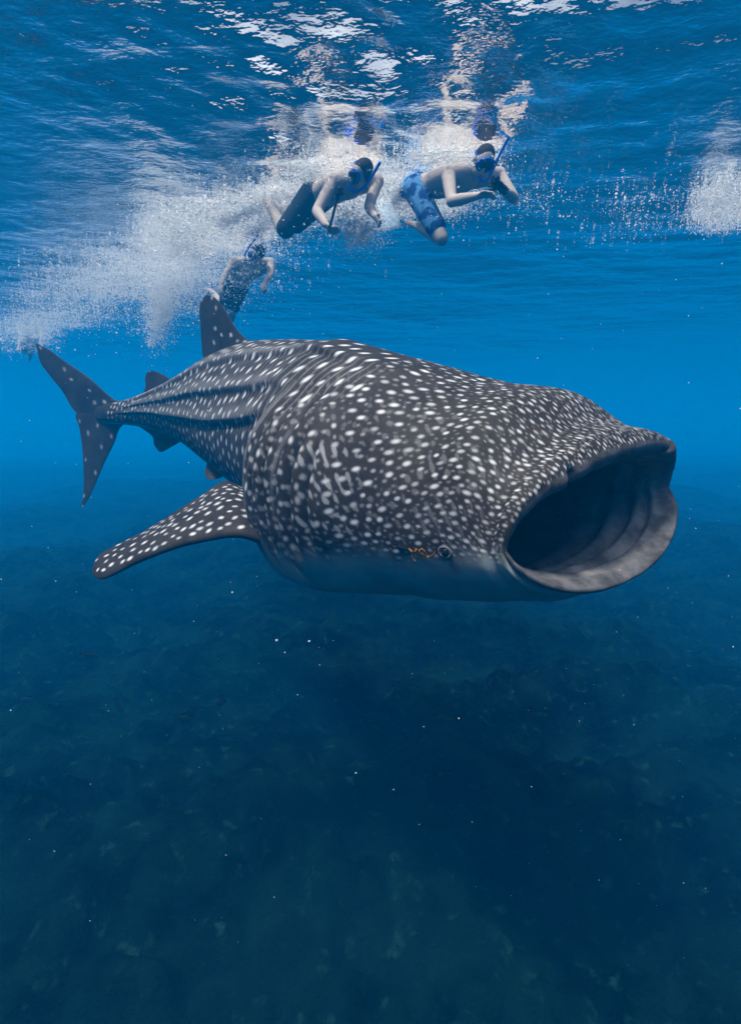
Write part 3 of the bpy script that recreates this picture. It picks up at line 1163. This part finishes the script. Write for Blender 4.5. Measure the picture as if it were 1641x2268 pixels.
# middle swimmer: dark shorts, legs kicked back, stick camera in one hand
p_mid = person('snorkeller in dark shorts with bent legs holding a camera stick below',
    pj(head=(798, 383, 4.42), neck=(788, 398, 4.55), sh_r=(738, 402, 4.5), sh_l=(834, 402, 4.66), el_r=(702, 468, 4.42), wr_r=(722, 498, 4.3),
       el_l=(817, 458, 4.55), wr_l=(832, 480, 4.45), pelvis=(706, 432, 4.95), kn_r=(628, 512, 4.95), an_r=(588, 430, 5.25), to_r=(562, 424, 5.4),
       kn_l=(652, 500, 5.2), an_l=(612, 432, 5.5), to_l=(590, 425, 5.6), snork_side=1, short_len=.93, hd_r=np.array([.45, -.4, -.5]), hd_l=np.array([.35, -.4, -.5]), pn_r=np.array([.7, 0, .2]), pn_l=np.array([-.7, 0, .2])),
    np.array([.05, -1.0, -.12]), short_dark, build=1.08, fins=(('r', P(470, 436, 5.75), fin_dark, .10), ('l', P(520, 430, 6.1), fin_dark, .10)))
# third swimmer further back, arms hanging
p_far = person('snorkeller further back with both arms hanging beside the dorsal fin tip',
    pj(head=(568, 562, 6.45), neck=(562, 574, 6.6), sh_r=(519, 580, 6.55), sh_l=(600, 582, 6.65), el_r=(500, 608, 6.5), wr_r=(491, 630, 6.4),
       el_l=(600, 608, 6.55), wr_l=(587, 624, 6.4), pelvis=(522, 630, 6.95), kn_r=(496, 680, 7.1), an_r=(470, 645, 7.45), to_r=(455, 640, 7.6),
       kn_l=(515, 690, 7.1), an_l=(505, 730, 7.4), to_l=(495, 745, 7.5), snork_side=-1, short_len=.8, hd_r=np.array([-.1, -.3, -.7]), hd_l=np.array([-.1, -.3, -.7])),
    np.array([.05, -1.0, -.1]), short_dark, build=1.0, fine=.011)
# fourth swimmer, almost lost in the blue
p_lost = person('faint snorkeller lost in the blue above the shark tail',
    pj(head=(70, 733, 12.6), neck=(68, 739, 12.8), sh_r=(50, 742, 12.7), sh_l=(88, 742, 12.8), el_r=(45, 757, 12.6), wr_r=(42, 770, 12.5),
       el_l=(92, 757, 12.6), wr_l=(95, 770, 12.5), pelvis=(64, 758, 13.1), kn_r=(55, 780, 13.1), an_r=(50, 768, 13.5), to_r=(46, 766, 13.6),
       kn_l=(70, 782, 13.1), an_l=(66, 795, 13.5), to_l=(64, 800, 13.6)),
    np.array([.1, -1.0, -.1]), short_dark, fine=.016)

# ---- things in their hands
def stick_camera(pa, pb, label):
    r = empty('camera_stick', pa)
    tag(r, label, 'camera')
    bpy.context.view_layer.update()
    tv, tf = tube(np.linspace(pa, pb, 6), .011, 10)
    make_obj('stick', tv, tf, gear_black, r)
    u = unit(pb - pa)
    tv, tf = tube([pb - u * .012, pb - u * .008, pb + u * .03, pb + u * .034], [.012, .020, .020, .012], 10)
    make_obj('mount', tv, tf, gear_black, r)
    a, b, n = basis(AF)
    bm = bmesh.new()
    bmesh.ops.create_cube(bm, size=1.0)
    bmesh.ops.bevel(bm, geom=bm.edges[:], offset=.12, segments=3, affect='EDGES')
    me = bpy.data.meshes.new('camera_body')
    M = Matrix.Translation(pb + u * .055) @ Matrix.Diagonal((.07, .04, .055, 1))
    bm.transform(M)
    bm.to_mesh(me); bm.free()
    me.materials.append(gear_black)
    o = bpy.data.objects.new('camera_body', me); col.objects.link(o); o.parent = r
    o.matrix_parent_inverse = r.matrix_basis.inverted()
    tv, tf = tube([pb + u * .06 - AF * .015, pb + u * .06 - AF * .032], .014, 14)
    make_obj('camera_lens', tv, tf, mask_dark, r)
    return r


stick_camera(P(727, 516, 4.2), P(747, 440, 4.1), 'black camera on a short stick held by the snorkeller in dark shorts')
stick_camera(P(1092, 432, 4.05), P(1094, 418, 4.02), 'small black camera gripped in the hands of the snorkeller in blue shorts')

# ------------------------------------------------------------------ bubbles and foam
OCT_V = np.array([(1, 0, 0), (-1, 0, 0), (0, 1, 0), (0, -1, 0), (0, 0, 1), (0, 0, -1)], float)
OCT_F = np.array([(0, 2, 4), (2, 1, 4), (1, 3, 4), (3, 0, 4), (2, 0, 5), (1, 2, 5), (3, 1, 5), (0, 3, 5)])
foam_m = NT('foam')
b_ = foam_m.n('BsdfDiffuse'); b_.inputs[0].default_value = (.97, .98, .99, 1)
t_ = foam_m.n('BsdfTranslucent'); t_.inputs[0].default_value = (.97, .98, .99, 1)
m_ = foam_m.n('MixShader', i_0=.5, i_1=b_.outputs[0], i_2=t_.outputs[0])
foam_m.t.links.new(m_.outputs[0], foam_m.out.inputs[0])
foam_m = foam_m.m


TET_V = np.array([(1, 1, 1), (1, -1, -1), (-1, 1, -1), (-1, -1, 1)]) / 1.3
TET_F = np.array([(0, 1, 2), (0, 3, 1), (0, 2, 3), (1, 3, 2)])


def cloud(name, label, pts, rad, mat=foam_m, fine=False):
    n = len(pts)
    SV, SF = (TET_V, TET_F) if fine else (OCT_V, OCT_F)
    k_ = len(SV)
    ang = rng.normal(size=(n, 3, 3))
    q, _ = np.linalg.qr(ang)
    sh = SV[None] * rad[:, None, None] * rng.uniform(.8, 1.2, (n, k_, 1))
    v = np.einsum('nij,nkj->nki', q, sh) + pts[:, None, :]
    f = SF[None] + (np.arange(n) * k_)[:, None, None]
    o = make_obj(name, v, f.reshape(-1, 3), mat)
    tag(o, label, kind='stuff')
    return o


def clumpy(n, px, py, sx, sy, d0, d1, seed, rot=0.0, clump=.55, nclump=60):
    """bubble centres spread round a pixel, gathered into clumps, within a depth range"""
    r = np.random.default_rng(seed)
    ca, sa = math.cos(rot), math.sin(rot)
    cu = r.normal(0, 1, (nclump, 2)).clip(-2, 2)
    k = r.integers(0, nclump, n)
    loose = r.random(n) > clump
    u = np.where(loose[:, None], r.normal(0, 1, (n, 2)), cu[k] + r.normal(0, .16, (n, 2)) * r.uniform(.4, 1.6, nclump)[k][:, None])
    x = px + ca * u[:, 0] * sx - sa * u[:, 1] * sy
    y = py + sa * u[:, 0] * sx + ca * u[:, 1] * sy
    dc = r.uniform(d0, d1, nclump)
    d = np.where(loose, r.uniform(d0, d1, n), dc[k] + r.normal(0, .06, n))
    p = CAM + (AF + AX * ((x - W0 / 2) / FOC)[:, None] - AU * ((y - H0 / 2) / FOC)[:, None]) * d[:, None]
    top = wave_height(p[:, 0], p[:, 1]) - .012
    over = p[:, 2] > top
    p[:, :2] += np.where(over[:, None], r.normal(0, .09, (n, 2)), 0)
    top = wave_height(p[:, 0], p[:, 1]) - .012
    p[over, 2] = (top - r.exponential(.022, n))[over]       # floats up against the surface
    return p


def bubble_set(name, label, specs):
    P_, R_ = [], []
    for (n, r0, *a) in specs:
        kw = a[-1] if isinstance(a[-1], dict) else {}
        a = a[:-1] if kw else a
        n = int(n * 2.3)
        r0 *= .68
        p = clumpy(n, *a, **kw)
        P_.append(p)
        R_.append(r0 * np.random.default_rng(n).lognormal(0, .55, n).clip(.25, 4.0))
    return cloud(name, label, np.concatenate(P_), np.concatenate(R_), fine=True)


# the kick of the middle swimmer: dense white wash, then a long drifting veil
bubble_set('foam_wash', 'bright white wash churned up behind the kicking fins', [
    (4200, .0046, 455, 430, 64, 20, 5.3, 6.6, 31, -.16, dict(clump=.4)),
    (3300, .0046, 390, 470, 45, 26, 5.3, 6.8, 32, -.35, dict(clump=.4)),
    (2000, .0045, 520, 415, 42, 14, 5.3, 6.2, 33, -.05),
    (2400, .0045, 395, 525, 32, 32, 5.6, 6.8, 34, 1.2, dict(clump=.35)),
])
bubble_set('bubble_veil', 'pale veil of fine bubbles drifting below the wash', [
    (6500, .0048, 320, 565, 115, 48, 6.2, 7.8, 35, -.35, dict(clump=.3)),
    (5500, .0048, 395, 640, 55, 34, 6.6, 8.0, 36, .1, dict(clump=.25)),
    (4500, .0050, 355, 690, 18, 38, 6.9, 7.5, 37, .08, dict(clump=.25)),
    (4000, .0050, 230, 620, 85, 28, 7.2, 9.0, 38, -.15, dict(clump=.3)),
    (2500, .0060, 120, 690, 70, 22, 9.0, 11.5, 39, -.1, dict(clump=.3)),
    (1500, .0060, 330, 600, 170, 60, 6.0, 8.5, 40, -.3),
    (2200, .0070, 60, 745, 35, 18, 11.5, 12.8, 55, 0.0),
])
bubble_set('bubble_trail', 'scattered bubbles round the snorkeller in dark shorts', [
    (6500, .0042, 650, 402, 55, 22, 4.95, 5.5, 41, .15),
    (3600, .0042, 795, 505, 26, 26, 4.8, 5.3, 42, .2),
    (2600, .0042, 690, 465, 46, 24, 5.3, 5.7, 43),
    (4500, .0040, 735, 372, 62, 13, 4.35, 4.95, 44),
    (1300, .0055, 620, 450, 130, 45, 4.8, 6.0, 45),
    (500, .0055, 540, 560, 60, 22, 6.2, 6.8, 46),
    (900, .0040, 530, 605, 45, 40, 5.7, 6.3, 56, 0.0, dict(clump=.15)),  # thin mist added in front of the third swimmer to make it look hazier
])
bubble_set('bubble_trail', 'scattered bubbles trailing the snorkeller in blue patterned shorts', [
    (6500, .0042, 920, 368, 55, 18, 4.8, 5.5, 47, -.12),
    (3600, .0040, 980, 344, 55, 11, 4.2, 4.7, 48),
    (900, .0045, 860, 430, 40, 25, 5.2, 5.6, 49),
    (500, .0042, 1090, 440, 110, 20, 4.2, 5.4, 50),
    (120, .0055, 1300, 400, 150, 30, 4.2, 6.5, 51),
])
bubble_set('bubble_burst', 'white burst of bubbles from a kick beyond the open water', [
    (2600, .0042, 1618, 400, 48, 26, 4.7, 5.8, 52, -.5, dict(clump=.4)),
    (1500, .0040, 1578, 440, 20, 28, 4.9, 5.6, 53, .3),
    (150, .0050, 1420, 412, 45, 14, 5.0, 6.0, 54),
])

# ------------------------------------------------------------------ plankton and drifting specks
def specks():
    r = np.random.default_rng(77)
    n = 520
    d = r.uniform(.9, 6.0, n)
    x, y = r.uniform(-60, 1700, n), r.uniform(420, 2150, n)
    p = CAM + (AF + AX * ((x - W0 / 2) / FOC)[:, None] - AU * ((y - H0 / 2) / FOC)[:, None]) * d[:, None]
    ok = (p[:, 2] < -.25) & (p[:, 2] > BED + .9)
    rad = .0006 * d * r.lognormal(0, .5, n).clip(.3, 2.6)
    extra = np.array([P(613, 1418, 2.4), P(685, 1420, 2.4), P(631, 1445, 2.4), P(1403, 1605, 2.8), P(1380, 1540, 2.8), P(515, 1312, 2.2), P(985, 1490, 2.5)])
    return np.concatenate([p[ok], extra]), np.concatenate([rad[ok], [.0075, .0065, .004, .006, .005, .004, .004]])


sp_, sr_ = specks()
cloud('drifting_specks', 'tiny pale specks of plankton drifting in the water', sp_, sr_)

# ------------------------------------------------------------------ fish below
fish_m = plain('fish_dark', (.001, .004, .006), .7, scale=40)


def fish_mesh(deep):
    """side-on fish 1 m long, nose at +x: body lens, forked tail, dorsal, anal and pectoral fins"""
    st = np.linspace(0, 1, 22)
    hgt = deep * np.sin(math.pi * np.clip(st, 0, 1) ** .8) ** .8 * (1 - .25 * st) + .022
    hgt[0] = .004
    xs_ = .5 - st * .82
    v, f = [], []
    for x_, h_ in zip(xs_, hgt):
        for k in range(12):
            a = 2 * math.pi * k / 12
            v.append((x_, h_ * .38 * math.sin(a), h_ * math.cos(a)))
    f += [tuple(q) for q in grid_faces(22, 12, True)]

    def plate(outline, th):
        b0 = len(v)
        n = len(outline)
        for s in (1, -1):
            for (x_, z_) in outline:
                v.append((x_, s * th, z_))
        h = n // 2
        for a in range(h - 1):
            f.append((b0 + a, b0 + a + 1, b0 + n - a - 2, b0 + n - a - 1))
            f.append((b0 + n + a, b0 + 2 * n - a - 1, b0 + 2 * n - a - 2, b0 + n + a + 1))
        for a in range(n):
            a2 = (a + 1) % n
            f.append((b0 + a, b0 + a2, b0 + n + a2, b0 + n + a))
    plate([(-.28, .02), (-.36, .08), (-.50, .20), (-.43, .0), (-.50, -.20), (-.36, -.08), (-.28, -.02), (-.26, 0)], .006)
    plate([(.25, deep * .72), (.10, deep * 1.35), (-.15, deep * 1.2), (-.26, deep * .55), (-.2, deep * .3), (0, deep * .5), (.1, deep * .6), (.2, deep * .6)], .006)
    plate([(.02, -deep * .75), (-.08, -deep * 1.3), (-.20, -deep * 1.0), (-.26, -deep * .4), (-.2, -deep * .3), (-.1, -deep * .5)], .006)
    return np.array(v), np.array(f)


fish_defs = [(198, 1451, 44, 8, .13, 4.6, 'slim dark fish cruising level below the shark fin'),
             (404, 1591, 34, 28, .27, 4.3, 'deep-bodied dark fish tilted nose down over the rubble'),
             (428, 1573, 36, 100, .16, 4.4, 'narrow dark fish standing on end beside a deep-bodied one'),
             (491, 1552, 30, 128, .27, 4.6, 'deep-bodied dark fish tilted nose up over the rubble'),
             (263, 1562, 36, 62, .17, 4.8, 'dim dark fish diving steeply'),
             (323, 1543, 19, 5, .24, 5.6, None), (159, 1547, 22, 75, .2, 5.6, None), (191, 1484, 20, 80, .18, 5.8, None),
             (65, 1551, 38, 176, .22, 4.9, None), (26, 1579, 42, 4, .22, 4.7, None), (28, 1609, 40, 10, .2, 4.5, None), (773, 1454, 12, 10, .22, 6.0, None)]
fm = {}
for (x, y, ln, rot, deep, d, lab) in fish_defs:
    fv, ff = fish_mesh(deep)
    o = make_obj('fish', fv, ff, fish_m)
    L = ln / FOC * d
    o.scale = (L, L, L)
    o.location = P(x, y, d)
    o.rotation_euler = (0, math.radians(rot), .25 * math.sin(x))
    tag(o, lab or 'faint small dark fish hovering in the dim water', 'fish', 'dark fish hovering over the seabed')
